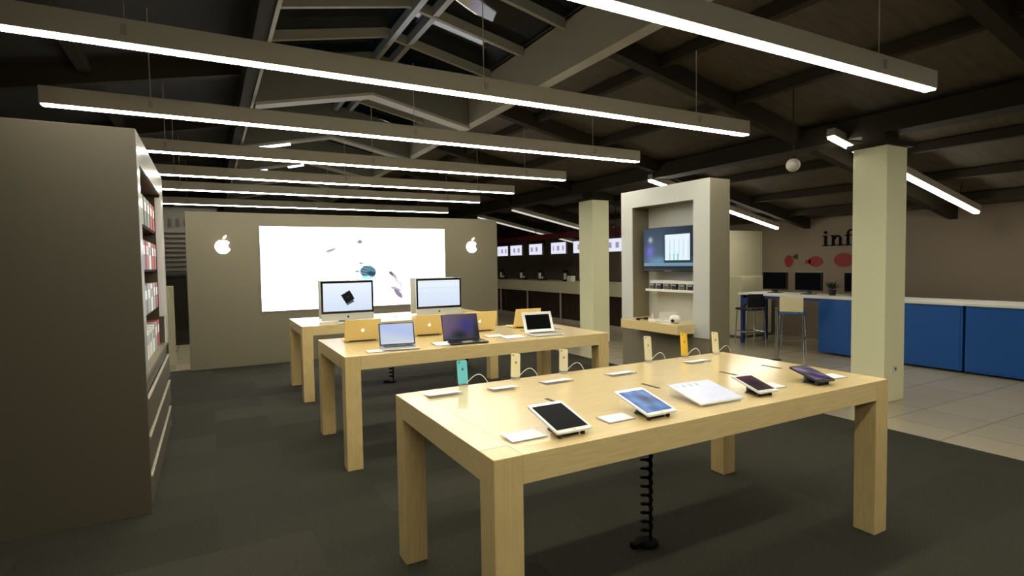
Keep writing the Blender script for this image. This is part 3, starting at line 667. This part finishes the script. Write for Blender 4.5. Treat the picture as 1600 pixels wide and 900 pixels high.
def stool(x, y, rz, label, back, seatm):
    t = thing('bar_stool', label, 'stool', (x, y, -.006), rz, 'stools at the blue desk')
    MB().box(-.2, .2, -.2, .2, .66, .70, .015).build('seat', seatm, t)
    for sx in (-1, 1):
        for sy in (-1, 1): MB().cyl((sx*.2, sy*.2, 0), (sx*.17, sy*.17, .66), .011, 12).build('leg', 'chrome', t)
    mb = MB()
    for a, b in (((-1, -1), (1, -1)), ((1, -1), (1, 1)), ((1, 1), (-1, 1)), ((-1, 1), (-1, -1))): mb.cyl((a[0]*.19, a[1]*.19, .25), (b[0]*.19, b[1]*.19, .25), .012, 10)
    mb.build('footrest', 'chrome', t)
    MB().box(-.18, .18, -.21, -.185, .72, .97, .01).build('backrest', back, t)
    for s in (-.12, .12): MB().cyl((s, -.195, .66), (s, -.197, .74), .01, 10).build('back_post', 'chrome', t)
    return t
s0 = stool(8.75, 5.98, -PI/2+.5, 'stool with a cream backrest and blue seat in front of the blue desk', 'ivory', 'seatblue')
s1 = stool(8.98, 7.0, -PI/2+1.2, 'dark stool under the left end of the blue desk', 'black', 'black')
t = thing('steel_post', 'slim stainless post standing before the blue desk', 'post', (7.92, 5.68, -.006))
MB().cyl((0, 0, 0), (0, 0, .84), .03, 20).build('tube', 'chrome', t); MB().cyl((0, 0, 0), (0, 0, .012), .07, 24).build('foot', 'black', t); MB().cyl((0, 0, .84), (0, 0, .85), .034, 20).build('cap', 'chrome', t)
# ---- lettering and red shapes on the right wall (local x runs to the viewer's right)
def ringpoly(cx, cy, ro, ri, wx, a0, a1, n=20):
    o = [(cx+ro*wx*math.cos(a0+(a1-a0)*k/n), cy+ro*math.sin(a0+(a1-a0)*k/n)) for k in range(n+1)]
    i = [(cx+ri*wx*.86*math.cos(a1+(a0-a1)*k/n), cy+ri*math.sin(a1+(a0-a1)*k/n)) for k in range(n+1)]
    return o+i
WM = T((XR-.001, 0, 0)) @ RZ(-PI/2)
t = thing('wall_lettering', 'black serif word info on the beige right wall', 'lettering', (XR-.001, 6.64, 1.85), -PI/2)
def letter(name, polys): 
    mb = MB()
    for p in polys: mb.prism(p, 0, .02, RX(PI/2))
    return mb.build(name, 'rubber', t)
def rect(a, b, c, d): return [(a, c), (b, c), (b, d), (a, d)]
letter('letter_i', [rect(.04, .085, 0, .2), rect(0, .125, 0, .018), rect(.01, .06, .182, .2), ringpoly(.062, .262, .028, .001, 1, 0, 2*PI)])
letter('letter_n', [rect(.19, .235, 0, .2), rect(.155, .27, 0, .018), rect(.16, .21, .182, .2), rect(.33, .375, 0, .14), rect(.295, .41, 0, .018), ringpoly(.30, .125, .075, .045, 1, 0, PI)])
letter('letter_f', [rect(.475, .52, 0, .23), rect(.44, .56, 0, .018), rect(.435, .585, .178, .198), ringpoly(.555, .225, .078, .05, 1, .5, PI)])
letter('letter_o', [ringpoly(.70, .10, .105, .075, 1, 0, 2*PI, 32)])
def redshape(y, z, a, b, label, extra=None):
    t = thing('wall_sticker', label, 'sticker', (XR-.001, y, z), -PI/2, 'red stickers under the lettering')
    mb = MB(); mb.prism([(a*math.cos(2*PI*k/28), b*math.sin(2*PI*k/28)) for k in range(28)], 0, .006, RX(PI/2))
    if extra: mb.prism(extra, 0, .006, RX(PI/2))
    mb.build('shape', 'redpaint', t); return t
q = redshape(7.36, 1.56, .10, .125, 'round red sticker with a dark leaf, leftmost under the black lettering')
MB().prism([(.08, .10), (.2, .15), (.2, .04), (.12, .05)], 0, .007, RX(PI/2)).build('leaf', 'black', q)
redshape(6.78, 1.55, .15, .105, 'oval red fish-like sticker, middle of the three', [(-.22, -.05), (-.1, -.04), (-.1, .04), (-.22, .03)])
redshape(6.22, 1.57, .19, .135, 'largest red sticker, partly hidden by the nearest cream column')
